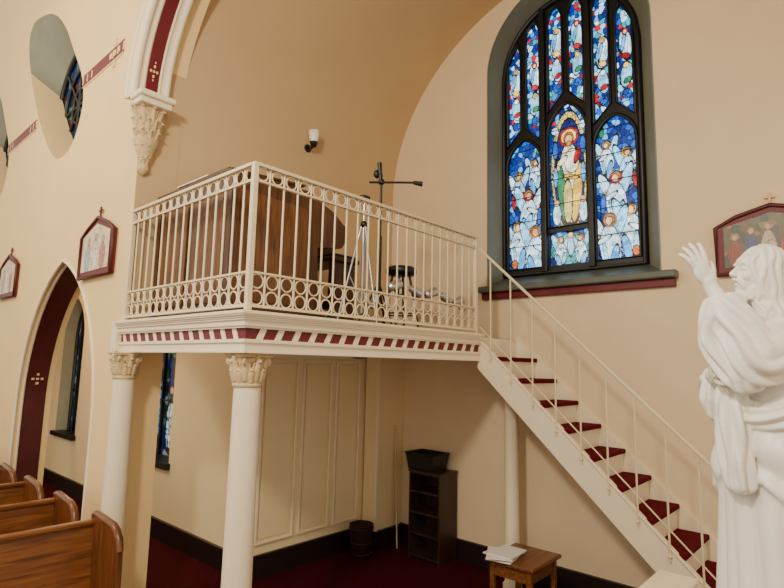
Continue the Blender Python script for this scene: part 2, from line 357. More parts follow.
mb.box(Bo,4.45,Ab-.035,Ab-.004,2.05,2.10,M_trim)
mb.obj('trim_wall_panelling')
mb=MB(); mb.rbox(4.50,Bw-.001,Ab-.24,Ab-.036,BH,2.09,M_lower,.004); mb.box(4.47,Bw-.04,Ab-.27,Ab-.04,0,BH,M_base); mb.box(4.485,4.515,Ab-.255,Ab-.225,BH,2.09,M_trim); mb.obj('trim_corner_chase')
# ---------------------------------------------------------------- stained glass window
GX=Bw+.32; GC,GH=2.31,.74
def arch_top(y):
    t=(y-GC)/GH; return 5.22+.78*max(0,1-abs(t)**2.1)**.5
gout=[(GC+GH,2.98)]+[(u,arch_top(u)) for u in np.linspace(GC+GH,GC-GH,61)]+[(GC-GH,2.98)]
mb=MB()
ra,rb=resamp(wout),resamp(gout)
mb.strip([(Bw-.003,WC+(u-WC)*.996,v) for u,v in ra],[(GX+.02,u,v) for u,v in rb],M_green)
mb.strip([(Bw-.004,u,v) for u,v in ra],[(Bw-.004,WC+(u-WC)*.985,v-.005) for u,v in ra],M_green)
mb.add([(Bw-.06,WC-.9,2.83),(Bw-.06,WC+.9,2.83),(GX+.02,GC+GH,2.985),(GX+.02,GC-GH,2.985)],[(0,1,2,3)],M_sill)
mb.rbox(Bw-.10,Bw+.0,WC-1.0,WC+.93,2.77,2.835,M_sill,.012)
mb.rbox(Bw-.045,Bw+.0,WC-.98,WC+.91,2.70,2.77,M_red,.006)
mb.obj('trim_window_reveal')
holes=[]
lanc=[(GC+.70,GC+.285,3.05,4.22,4.50),(GC+.215,GC-.215,3.45,4.45,4.78),(GC-.285,GC-.70,3.05,4.22,4.50)]
for a,b,z0,zs,za in lanc: holes.append(parch((a+b)/2,(a-b)/2,z0,zs,za,8))
holes.append([(GC+.215,3.05),(GC+.215,3.40),(GC-.215,3.40),(GC-.215,3.05)])
def ulight(a,b,zlow_a,zlow_b):
    n=8; top=[]; za=min(arch_top(a),arch_top(b)); hi=max(arch_top(a),arch_top(b))
    for i in range(n+1):
        u=a+(b-a)*i/n; t=abs(2*i/n-1); top.append((u,min(arch_top(u)-.07, min(hi,za+.25)-.05-.16*t**1.8)))
    return [(a,zlow_a)]+top+[(b,zlow_b)]
for c,zl_,zh in ((GC+.4925,4.45,4.62),(GC,4.72,4.90),(GC-.4925,4.45,4.62)):
    holes.append(ulight(c+.20,c+.03,zl_,zh)); holes.append(ulight(c-.03,c-.20,zh,zl_))
tr=plate('tracery',[gout]+holes,XP(GX),-.035,.03,M_lead)
mb=MB()
for yy in (GC+.25,GC-.25): mb.rbox(GX-.085,GX+.0,yy-.028,yy+.028,2.99,arch_top(yy)-.02,M_lead,.008)
for a,b,z0,zs,za in lanc:
    p=parch((a+b)/2,(a-b)/2,z0,zs,za,8)
    mb.tube([(GX-.04,u,v) for u,v in p],.019,M_lead,6,True)
    for zz in np.arange(z0+.25,za-.1,.27): mb.cyl((GX-.02,a,zz),(GX-.02,b,zz),.005,None,M_lead,6)
for hL in holes[4:]: mb.tube([(GX-.04,u,v) for u,v in hL],.014,M_lead,6,True)
mb.tube([(GX-.04,u,v) for u,v in gout],.032,M_lead,8,True)
mo=mb.obj('mullions')
sh=[]
def S(cx,cz,rx,rz,c,rot=0,st=0,own=False): sh.append((cx,cz,rx,rz,rot,c,st,own))
def angel(c,z,s,halo,robe=W_,mir=1):
    S(c+.075*s*mir,z-.02*s,.045*s,.17*s,PB,-.35*mir,.6); S(c-.085*s*mir,z-.05*s,.04*s,.15*s,W_,.4*mir,.6)
    S(c,z-.20*s,.085*s,.19*s,robe,.08*mir,.6); S(c+.03*s*mir,z-.30*s,.035*s,.12*s,LB,-.2*mir,.5); S(c-.04*s*mir,z-.25*s,.016*s,.12*s,PB,.15*mir,.4)
    S(c-.05*s*mir,z-.13*s,.07*s,.022*s,robe,.5*mir,.2); S(c-.10*s*mir,z-.10*s,.018*s,.02*s,SK)
    S(c,z+.03*s,.055*s,.058*s,halo); S(c-.003,z+.035*s,.040*s,.046*s,(.30,.14,.04)); S(c-.008*mir,z+.022*s,.028*s,.036*s,SK)
for cy_,mir in ((GC+.4925,1),(GC-.4925,-1)):
    S(cy_,3.12,.20,.09,MB_,0,0,True)
    # standing angels behind, larger kneeling pair in front
    angel(cy_-.10*mir,4.20,.80,(.5,.25,.03),mir=mir); angel(cy_+.09*mir,4.08,.90,GD,(.35,.62,.9),mir=-mir)
    angel(cy_-.02*mir,3.84,1.15,RD,mir=mir)
    angel(cy_+.10*mir,3.50,1.15,GD,mir=-mir); angel(cy_-.09*mir,3.42,1.2,(.5,.2,.03),mir=mir)
    S(cy_-.15*mir,3.62,.028,.10,MB_,.1); S(cy_+.16*mir,3.82,.022,.09,RD,-.1); S(cy_+.15*mir,3.12,.035,.05,(.5,.12,.02)); S(cy_-.15*mir,4.36,.025,.05,GR)
S(GC,4.05,.20,.66,(.75,.55,.14),0,.6,True)
S(GC,4.02,.165,.60,BL,0,.3,True)
S(GC,3.92,.12,.44,CR,0,.7); S(GC+.085,3.85,.045,.36,GR,-.10,.4); S(GC-.08,3.80,.05,.33,GD,.12,.6); S(GC+.02,3.72,.05,.24,(.66,.50,.16),0,.6)
S(GC-.03,4.15,.08,.13,(.85,.82,.6),0,.5); S(GC+.075,4.17,.07,.03,CR,-.7,.3); S(GC+.12,4.10,.022,.03,SK); S(GC-.09,4.20,.03,.09,RD,.3); S(GC-.02,3.98,.09,.025,(.6,.35,.05),.3)
S(GC,4.42,.105,.105,RD); S(GC,4.42,.082,.082,(.85,.65,.15)); S(GC,4.40,.055,.072,(.25,.11,.03)); S(GC,4.39,.040,.052,SK); S(GC,4.345,.028,.028,(.3,.14,.04))
for dx in (-.15,.15):
    S(GC+dx,4.52,.04,.04,W_);S(GC+dx,4.3,.03,.1,MB_);S(GC+dx*.95,3.60,.045,.12,W_,0,.6);S(GC+dx*.95,3.72,.03,.035,SK); S(GC+dx,4.0,.025,.12,LB,0,.4)
S(GC,3.22,.22,.16,TE,0,.3,True); angel(GC+.11,3.30,.7,GD); angel(GC-.11,3.30,.7,GD,mir=-1); S(GC,3.26,.035,.12,PB,0,.5); S(GC,3.36,.028,.03,SK)
for c,zt in ((GC+.4925,5.0),(GC,5.3),(GC-.4925,5.0)):
    for k,d in enumerate((.115,-.115)):
        S(c+d,zt+.22,.06,.17,W_,.1*(-1)**k,.65); S(c+d,zt+.10,.045,.03,RD if k else GD,.5); S(c+d+.02,zt+.25,.02,.11,LB,.2,.3); S(c+d,zt+.36,.032,.037,[GD,RD][k]); S(c+d,zt+.355,.019,.026,SK)
        S(c+d,zt-.10,.055,.13,PB,-.12*(-1)**k,.65); S(c+d-.01,zt-.16,.04,.03,GR if k else RD,-.5); S(c+d,zt+.00,.028,.032,[W_,GD][k]); S(c+d,zt-.30,.045,.05,MB_,0,0,True)
def bgc(y,z):
    L=[BL,BL,BL,MB_,MB_,MB_,LB,BL] if z<4.6 else [BL,BL,MB_,LB,PB,W_,RD,TE,BL]
    return L[rng.integers(len(L))]
gl=raster('glass',XP(GX+.012),GC-GH,GC+GH,2.98,6.0,.0058,bgc,sh,M_glass,(.045,.06),.0055,.0036,.4,mott=.45)
cutmesh(gl,lambda y,z:z>arch_top(y))
e=empty('window_stained_glass')
for o in (tr,mo,gl): o.parent=e
# ---------------------------------------------------------------- loft deck
mb=MB()
mb.box(Bl+.03,Bw-.001,Af+.03,Ab-.005,2.10,2.27,M_trim)
mb.box(Bl+.051,Bw-.001,Af+.051,Ab-.005,2.27,2.275,M_stair)
def fascia(p,z0,z1,m):
    x0,y0=Bl-p,Af-p; xe=Bs-.03; ye=Ab-.005
    mb.prism([(x0,y0),(xe,y0),(xe,Af+.05),(Bl+.05,Af+.05),(Bl+.05,ye),(x0,ye)],ZP,z0,z1,m)
for p_,a,b,m_ in ((.080,2.272,2.29,M_trim),(.072,2.262,2.272,M_trim),(.060,2.250,2.262,M_trim),(.052,2.238,2.250,M_trim),(.040,2.205,2.238,M_trim),(.03,2.192,2.205,M_trim),(.010,2.128,2.192,M_red),(.03,2.108,2.128,M_trim),(.018,2.055,2.108,M_trim),(.026,2.048,2.06,M_trim)): fascia(p_,a,b,m_)
for i in range(19):
    x=Bl+.06+i*.131
    if x>Bs-.12: break
    mb.prism([(x,2.128),(x+.045,2.128),(x+.075,2.192),(x+.03,2.192)],YP(Af-.014),0,.01,M_trim)
for i in range(13):
    y=Af+.06+i*.131
    mb.prism([(y,2.128),(y+.045,2.128),(y+.075,2.192),(y+.03,2.192)],XP(Bl-.014),0,.01,M_trim)
mb.prism([(Bl-.05,Ab-.005),(Bl-.001,Ab-.005),(Bl-.001,Ab+.10),(Bl-.05,Ab+.10)],ZP,2.055,2.286,M_trim)
mb.obj('choir_loft')
mb=MB(); mb.lathe(3.55,3.6,[(2.10,.13),(2.085,.13),(2.08,.12),(2.06,.09),(2.045,.04),(2.04,0)],M_sill,24); mb.obj('ceiling_lamp')
# ---------------------------------------------------------------- railing
def railrun(mb,p0,p1,n,posts):
    p0=Vector(p0);p1=Vector(p1);d=(p1-p0); L=d.length; dn=d.normalized(); ax=dn.cross(Vector((0,0,1)))
    rail=lambda z,hw,hh:mb.prism([(-hw,z-hh),(hw,z-hh),(hw,z+hh),(-hw,z+hh)],(lambda u,v,w:tuple(p0+ax*u+dn*w+Vector((0,0,v)))),.018,L-.018,M_iron)
    rail(ZR-.010,.022,.010); rail(ZR-.11,.012,.006); rail(ZD+.035,.014,.008); rail(ZD+.235,.012,.006)
    sp=L/n
    for i in range(n):
        c=p0+dn*(sp*(i+.5))
        mb.ring((c.x,c.y,ZR-.062),ax,.040,.0055,M_iron,16,6)
        for zc in (ZD+.085,ZD+.185): mb.ring((c.x,c.y,zc),ax,.043,.0055,M_iron,16,6)
        q=p0+dn*(sp*i)
        if i>0: mb.cyl((q.x,q.y,ZD+.035),(q.x,q.y,ZR-.015),.0075,None,M_iron,6)
    for q in posts:
        mb.rbox(q[0]-.017,q[0]+.017,q[1]-.017,q[1]+.017,ZD+.001,ZR+.002,M_iron,.003)
mb=MB(); railrun(mb,(Bl,Af,0),(Bs-.06,Af,0),22,[(Bl,Af),(Bs-.06,Af)]); railrun(mb,(Bl,Af,0),(Bl,Ab-.02,0),16,[(Bl,Ab-.03)]); mb.obj('loft_railing')
# ---------------------------------------------------------------- stairs
SL=.938; NS=11; RUN=.2025; RIS=.19
mb=MB()
zl=lambda y:2.262-SL*(Af-y)
yb=Af-2.262/SL
mb.prism([(Af+.0,2.262),(yb,0),(yb+.30,0),(Af+.0,2.262-.28)],XP(Bs),-.025,.02,M_trim)
mb.tube([(Bs-.027,Af,zl(Af)-.005),(Bs-.027,yb+.02,zl(yb+.02)-.005)],.010,M_trim,6)
mb.prism([(Af+.0,2.30),(yb,.04),(yb+.3,.0),(Af+.0,2.262-.28)],XP(Bw-.03),0,.029,M_trim)
for k in range(1,NS+1):
    zt=2.27-RIS*k; y1=Af-RUN*(k-1); y0=Af-RUN*k
    mb.rbox(Bs+.0,Bw-.03,y0-.03,y1+.0,zt-.03,zt+.008,M_stair,.008)
    mb.box(Bs+.021,Bw-.031,y1-.005,y1+.01,zt+.009,zt+RIS-.03,M_trim)
mb.box(Bs+.021,Bw-.031,Af-RUN*NS-.005,Af-RUN*NS+.01,0,2.27-RIS*NS-.03,M_trim)
mb.obj('staircase')
mb=MB(); HR=.84
hy0,hy1=Af-.03,Af-RUN*(NS-.2)
mb.tube([(Bs-.035,hy0,zl(hy0)+HR),(Bs-.035,hy1,zl(hy1)+HR),(Bs-.035,hy1-.05,zl(hy1)+HR-.09)],.013,M_iron,8)
for k in range(1,NS+1):
    y=Af-RUN*k+.06; mb.cyl((Bs-.035,y,zl(y)-.10),(Bs-.035,y,zl(y)+HR-.01),.0075,None,M_iron,8)
    mb.ell((Bs-.037,y,zl(y)-.06),(.012,.014,.014),M_iron,n=8,k=6)
mb.tube([(Bs-.035,hy0,zl(hy0)+.12),(Bs-.035,hy1,zl(hy1)+.12)],.006,M_iron,6)
mb.obj('stair_handrail')
mb=MB(); mb.lathe(4.62,2.64,[(0,.085),(.06,.085),(.08,.068),(1.84,.064),(1.86,.085),(1.89,.085)],M_trim,20); mb.obj('support_post')
for (cx,cy,r) in ((1.88,2.86,.080),(1.745,4.31,.074)):
    mb=MB(); mb.lathe(cx,cy,[(0,.12),(.06,.12),(.08,.11),(.10,.115),(.13,.10),(.15,.092),(.5,.088),(1.88,r)],M_trim,28)
    mb.box(cx-.13,cx+.13,cy-.13,cy+.13,0,.05,M_trim)
    capital(mb,cx,cy,1.865,2.047,r,M_stonecap); mb.obj('column')
# ---------------------------------------------------------------- pews
for k in range(6):
    y0=3.62+.79*k; mb=MB()
    ye=y0+.44; X1=1.55
    def endp(x0,x1):
        prof=[(y0,0),(y0,.60),(y0+.01,.80),(y0+.03,.87),(y0+.07,.91),(y0+.12,.93),(y0+.40,.95),(ye,.94),(ye+.01,.88),(ye,0)]
        mb.prism(prof,XP(x0),0,x1-x0,M_pewend)
        mb.tube([(x0+(x1-x0)/2,u,v+.004) for u,v in prof[2:8]],.026,M_pewend,8)
        mb.prism([(y0+.07,.12),(y0+.07,.8),(y0+.36,.82),(y0+.36,.12)],XP(x1),0,.006,M_pew)
    endp(X1-.045,X1); endp(-3.0,-2.955)
    mb.prism([(ye-.09,.40),(ye-.03,.91),(ye-.005,.91),(ye-.05,.40)],(lambda u,v,w:(w,u,v)),-2.96,X1-.04,M_pew)
    mb.rbox(-2.96,X1-.04,ye-.055,ye+.0,.89,.925,M_pew,.01)
    mb.rbox(-2.96,X1-.04,y0+.02,ye-.05,.40,.44,M_pew,.01)
    mb.box(-2.96,X1-.04,y0+.30,y0+.33,.02,.40,M_pew)
    mb.obj('church_pew')
# ---------------------------------------------------------------- plaques
def plaque(name,f,c,z0,hw,zs,za,m_in,bgfn,shp,n=0):
    mb=MB(); o=[(c-hw,z0),(c+hw,z0),(c+hw,zs),(c+hw*.62,zs+.07),(c,za),(c-hw*.62,zs+.07),(c-hw,zs)]
    mb.prism(o,f,-.035,-.001,M_red)
    mb.tube([f(u,v,-.035) for u,v in o],.018,M_dred,6,True)
    mc=M_gold if n else M_dred
    mb.cyl(f(c,za-.01,-.02),f(c,za+.10,-.02),.009,None,mc,6); mb.cyl(f(c-.035,za+.065,-.02),f(c+.035,za+.065,-.02),.009,None,mc,6)
    fr=mb.obj('frame'); i=hw-.055
    pg=raster('painting',(lambda u,v,w:f(u,v,-.040)),c-i,c+i,z0+.05,za-.05,.006,bgfn,shp,m_in,(.05,.05),-1,.0025,.15,(.12,.07,.03))
    cutmesh(pg,lambda y,z:z>(za-.055)-(za-.05-zs)*abs(y-c)/i*.95)
    E=empty(name); fr.parent=E; pg.parent=E
def figs(c,z0,spec):
    s=[]
    for dx,h,w,k,hc in spec:
        s.append((c+dx,z0+h*.5,w,h*.55,0,k,.35,False)); s.append((c+dx-w*.5,z0+h*.62,w*.7,.022,.6,k,0,False)); s.append((c+dx,z0+h+.04,.032,.032,0,hc,0,False)); s.append((c+dx,z0+h+.035,.02,.026,0,(.6,.36,.22),0,False))
    return s
bA=lambda u,v:[(.62,.52,.36),(.68,.58,.42),(.56,.48,.32)][rng.integers(3)]
for c in (5.14,8.03,11.2):
    plaque('station_of_the_cross',XP(Bl),c,2.72,.37,3.10,3.25,M_paintL,bA,figs(c,2.77,((-.17,.22,.06,(.5,.2,.16),(.7,.5,.2)),(0,.26,.06,(.75,.68,.56),(.7,.5,.2)),(.16,.23,.055,(.35,.4,.5),(.4,.25,.1)))),0)
bB=lambda u,v:[(.10,.10,.05),(.14,.10,.04),(.26,.18,.05),(.05,.07,.06)][rng.integers(4)]
plaque('station_of_the_cross',XP(Bw),.57,2.76,.37,3.14,3.27,M_paint,bB,figs(.57,2.81,((.24,.20,.05,(.28,.05,.04),(.4,.28,.06)),(.13,.24,.045,(.05,.07,.2),(.25,.14,.05)),(.02,.26,.05,(.55,.42,.28),(.5,.34,.06)),(-.10,.22,.05,(.34,.06,.04),(.2,.10,.04)),(-.22,.20,.05,(.24,.2,.08),(.32,.2,.06)))),1)
# ---------------------------------------------------------------- sconce
mb=MB(); sx,sz=3.53,4.34
mb.ell((sx,Ab-.012,sz-.04),(.05,.012,.05),M_black); mb.tube([(sx,Ab-.01,sz-.04),(sx,Ab-.07,sz-.06),(sx,Ab-.11,sz-.04),(sx,Ab-.11,sz-.01)],.014,M_black,8)
mb.lathe(sx,Ab-.11,[(sz-.05,0),(sz-.05,.03),(sz-.01,.04),(sz+.0,.045)],M_black,16)
mb.lathe(sx,Ab-.11,[(sz,.035),(sz+.04,.05),(sz+.12,.062),(sz+.12,.056),(sz+.02,.03)],M_white,20); mb.obj('wall_sconce')
# ---------------------------------------------------------------- loft furniture
DZ=2.277
mb=MB()
x0,x1,ya,yb_=1.93,2.62,3.25,4.36
mb.rbox(x0+.01,x1,ya+.051,yb_-.051,DZ,DZ+1.0,M_organ,.01)
mb.rbox(x0-.02,x1+.02,ya-.01,yb_+.01,DZ+1.02,DZ+1.05,M_organ,.012)
for yy in (ya,yb_-.05):
    prof=[(x0,DZ),(x1+.30,DZ),(x1+.30,DZ+.07),(x1+.12,DZ+.1),(x1+.08,DZ+.62),(x1+.34,DZ+.66),(x1+.40,DZ+.74),(x1+.38,DZ+.84),(x1+.24,DZ+.94),(x1+.08,DZ+1.0),(x0,DZ+1.02)]
    mb.prism(prof,(lambda u,v,w,yy=yy:(u,yy+w,v)),0,.05,M_organ)
    yo=yy-.006 if yy==ya else yy+.05
    mb.prism([(x0+.07,DZ+.14),(x1,DZ+.14),(x1-.03,DZ+.60),(x1-.03,DZ+.90),(x0+.07,DZ+.92)],(lambda u,v,w,yo=yo:(u,yo+w,v)),0,.006,M_organp)
mb.rbox(x1,x1+.32,ya+.05,yb_-.05,DZ+.62,DZ+.68,M_organ,.008)
for k,(dx,dz_) in enumerate(((.12,.0),(.02,.07))):
    mb.box(x1+dx-.02,x1+dx+.14,ya+.14,yb_-.14,DZ+.69+dz_,DZ+.71+dz_,M_white)
    for j in range(26): mb.box(x1+dx-.02,x1+dx+.07,ya+.16+j*.031,ya+.175+j*.031,DZ+.711+dz_,DZ+.72+dz_,M_black)
for (a,b) in ((ya+.1,ya+.5),(ya+.6,yb_-.1)): mb.rbox(x0-.006,x0+.012,a,b,DZ+.12,DZ+.88,M_organp,.004)
mb.prism([(x0+.02,DZ+1.07),(x1+.02,DZ+1.12),(x1+.02,DZ+1.135),(x0+.02,DZ+1.085)],(lambda u,v,w:(u,w,v)),ya+.10,yb_-.45,M_organ)
mb.prism([(x0+.1,DZ+1.10),(x1-.1,DZ+1.14),(x1-.1,DZ+1.15),(x0+.1,DZ+1.11)],(lambda u,v,w:(u,w,v)),ya+.3,ya+.6,M_paper)
mb.prism([(x1-.15,DZ+1.05),(x1-.12,DZ+1.05),(x1-.20,DZ+1.09)],(lambda u,v,w:(u,w,v)),ya+.2,yb_-.2,M_organ)
mb.prism([(x0+.02,DZ+1.085),(x0+.34,DZ+1.11),(x0+.34,DZ+1.118),(x0+.02,DZ+1.093)],(lambda u,v,w:(u,w,v)),yb_-.72,yb_-.25,M_paper)
mb.obj('organ_console')
mb=MB(); bx,by=3.20,3.86
mb.rbox(bx-.16,bx+.16,by-.42,by+.42,DZ+.60,DZ+.64,M_organ,.01)
for yy in (by-.36,by+.36): mb.rbox(bx-.14,bx+.14,yy-.02,yy+.02,DZ,DZ+.6,M_organ,.006)
mb.box(bx-.02,bx+.02,by-.36,by+.36,DZ+.2,DZ+.28,M_organ); mb.rbox(bx-.15,bx+.15,by-.40,by+.40,DZ+.64,DZ+.67,M_black,.012)
mb.obj('organ_bench')
mb=MB(); sx,sy=3.90,3.42
mb.lathe(sx,sy,[(DZ+.58,0),(DZ+.58,.13),(DZ+.60,.15),(DZ+.64,.15),(DZ+.66,.12),(DZ+.66,0)],M_black,24)
for a in range(4):
    t=a*math.pi/2+.5; mb.cyl((sx+.19*math.cos(t),sy+.19*math.sin(t),DZ+.003),(sx+.08*math.cos(t),sy+.08*math.sin(t),DZ+.6),.012,None,M_black,8)
mb.ring((sx,sy,DZ+.2),(0,0,1),.155,.008,M_black,24); mb.obj('bar_stool')
def tripod(name,cx,cy,ztop,m,spread,extra=None,hub=None):
    mb=MB(); mb.cyl((cx,cy,DZ+.12),(cx,cy,ztop),.011,None,m,8); hub=hub or DZ+spread*1.9
    for a in range(3):
        t=a*2*math.pi/3+.4; c,s=math.cos(t),math.sin(t)
        mb.cyl((cx+spread*c,cy+spread*s,DZ+.01),(cx+.02*c,cy+.02*s,hub),.009,None,m,6)
        mb.cyl((cx+spread*.5*c,cy+spread*.5*s,(DZ+hub)/2),(cx,cy,DZ+.2),.005,None,m,6)
    if extra: extra(mb)
    return mb.obj(name)
def boom(mb):
    cx,cy=3.34,3.18
    mb.cyl((cx-.08,cy+.07,3.58),(cx+.22,cy-.20,3.60),.010,None,M_black,8); mb.ell((cx,cy,3.59),(.03,.03,.03),M_black)
    mb.ell((cx-.03,cy+.03,3.66),(.032,.028,.038),M_black); mb.cyl((cx-.01,cy,3.60),(cx-.02,cy+.01,3.76),.016,.022,M_black,10)
    mb.cyl((cx+.21,cy-.19,3.60),(cx+.27,cy-.245,3.59),.016,.024,M_black,10)
    mb.cyl((cx,cy,2.5),(cx,cy,3.1),.018,None,M_black,8)
tripod('microphone_stand',3.34,3.18,3.66,M_black,.20,boom)
def ms(mb):
    cx,cy=3.02,3.06
    mb.rbox(cx-.04,cx+.04,cy-.03,cy+.03,3.30,3.36,M_black,.01); mb.ell((cx,cy,3.12),(.028,.028,.03),M_black)
tripod('camera_tripod',3.02,3.06,3.32,M_silver,.2,ms,3.1)
for k,(x,z,s) in enumerate(((3.16,2.62,1),(3.42,2.60,.9),(3.62,2.61,1),(3.82,2.59,.9),(4.02,2.58,1))):
    mb=MB(); y=Af+.09; d=Vector((.6,-.10,.25*(-1)**k)).normalized()
    c=Vector((x,y,z)); mb.cyl(c-d*.05,c+d*.05,.034*s,.042*s,M_silver,16); mb.cyl(c-d*.07,c-d*.05,.02,.034*s,M_silver,12)
    mb.cyl(c+d*.048,c+d*.053,.037*s,None,M_white,16)
    mb.tube([c+Vector((0,0,-.04)),c+Vector((0,-.02,-.075)),c+Vector((0,-.07,-.078))],.007,M_black,6)
    mb.obj('clip_spotlight')
# ---------------------------------------------------------------- items under the loft
mb=MB(); x0,x1,y0,y1=4.60,4.895,3.45,3.86; H=.88
mb.box(x0,x1,y0,y0+.02,0,H,M_shelf); mb.box(x0,x1,y1-.02,y1,0,H,M_shelf); mb.box(x1-.012,x1,y0+.02,y1-.02,0,H,M_shelf)
for z in (.03,.25,.46,.67,.86): mb.box(x0,x1-.012,y0+.02,y1-.02,z,z+.02,M_shelf)
mb.box(x0-.01,x1,y0-.01,y1+.01,H,H+.018,M_shelf)
mb.obj('bookshelf')
mb=MB(); z=H+.02
def taperbox(mb,x0,x1,y0,y1,z0,z1,t,m):
    o=[(x0,y0),(x1,y0),(x1,y1),(x0,y1)]; cx=(x0+x1)/2;cy=(y0+y1)/2
    sc=lambda p,k:(cx+(p[0]-cx)*k,cy+(p[1]-cy)*k)
    vs=[(*sc(p,t),z0) for p in o]+[(*p,z1) for p in o]+[(*sc(p,.93),z1) for p in o]+[(*sc(p,t*.93),z0+.012) for p in o]
    fs=[(0,1,2,3)]+[(i,(i+1)%4,4+(i+1)%4,4+i) for i in range(4)]+[(4+i,4+(i+1)%4,8+(i+1)%4,8+i) for i in range(4)]+[(8+i,8+(i+1)%4,12+(i+1)%4,12+i) for i in range(4)]+[(12,13,14,15)]
    mb.add(vs,fs,m)
taperbox(mb,4.60,4.88,3.54,3.92,z,z+.17,.86,M_plastic); mb.tube([(4.60,3.54,z+.165),(4.88,3.54,z+.165),(4.88,3.92,z+.165),(4.60,3.92,z+.165)],.010,M_plastic,6,True); mb.obj('storage_bin')
mb=MB(); M_bask=mat('basket_brown',srgb(52,26,22),.6,noise=.2)
mb.lathe(4.24,4.20,[(0,0),(0,.10),(.33,.125),(.335,.13),(.34,.12),(.02,.095),(.02,0)],M_bask,24)
for zz in (.05,.16,.30): mb.ring((4.24,4.20,zz),(0,0,1),.104+.07*zz,.006,M_bask,28)
mb.obj('waste_basket')
mb=MB()
mb.cyl((4.72,4.12,0),(4.76,4.21,1.25),.009,None,M_gold,8); mb.ell((4.76,4.21,1.25),(.013,.013,.02),M_gold); mb.ring((4.76,4.21,1.29),(1,0,0),.02,.004,M_gold)
mb.obj('candle_lighter_pole')
mb=MB(); x0,x1,y0,y1=3.90,4.40,2.06,2.48; tz=.50
mb.rbox(x0,x1,y0,y1,tz-.03,tz,M_table,.008); mb.box(x0+.04,x1-.04,y0+.04,y1-.04,tz-.13,tz-.03,M_table)
for xx in (x0+.03,x1-.07):
    for yy in (y0+.03,y1-.07): mb.rbox(xx,xx+.04,yy,yy+.04,0,tz-.03,M_table,.006)
mb.box(x0+.05,x1-.05,y0+.05,y1-.05,.14,.16,M_table); mb.obj('side_table')
mb=MB()
for k,(a,dx,dy) in enumerate(((.2,0,0),(-.15,.05,.03),(.5,-.03,.02),(.05,.02,-.02))):
    c=Vector((4.00+dx,2.36+dy,tz+.001+k*.011)); R=Matrix.Rotation(a,3,'Z')
    vs=[c+R@Vector((sx*.14,sy*.10,z_)) for sx in(-1,1) for sy in(-1,1) for z_ in (0,.009)]
    mb.add(vs,[(0,1,3,2),(4,6,7,5),(0,4,5,1),(2,3,7,6),(0,2,6,4),(1,5,7,3)],M_paper)
mb.obj('booklet_stack')
mb=MB(); mb.rbox(Bo-.06,Bo-.001,10.4,11.4,.25,1.1,M_trim,.01)
for y in np.arange(10.46,11.36,.05): mb.box(Bo-.07,Bo-.058,y,y+.02,.30,1.04,M_stonecap)
mb.obj('radiator_cover')
mb=MB(); mb.rbox(2.55,3.36,.84,1.0,0,.86,M_trim,.008); mb.rbox(2.53,3.40,.82,1.02,.86,.90,M_trim,.012); mb.obj('low_partition_wall')
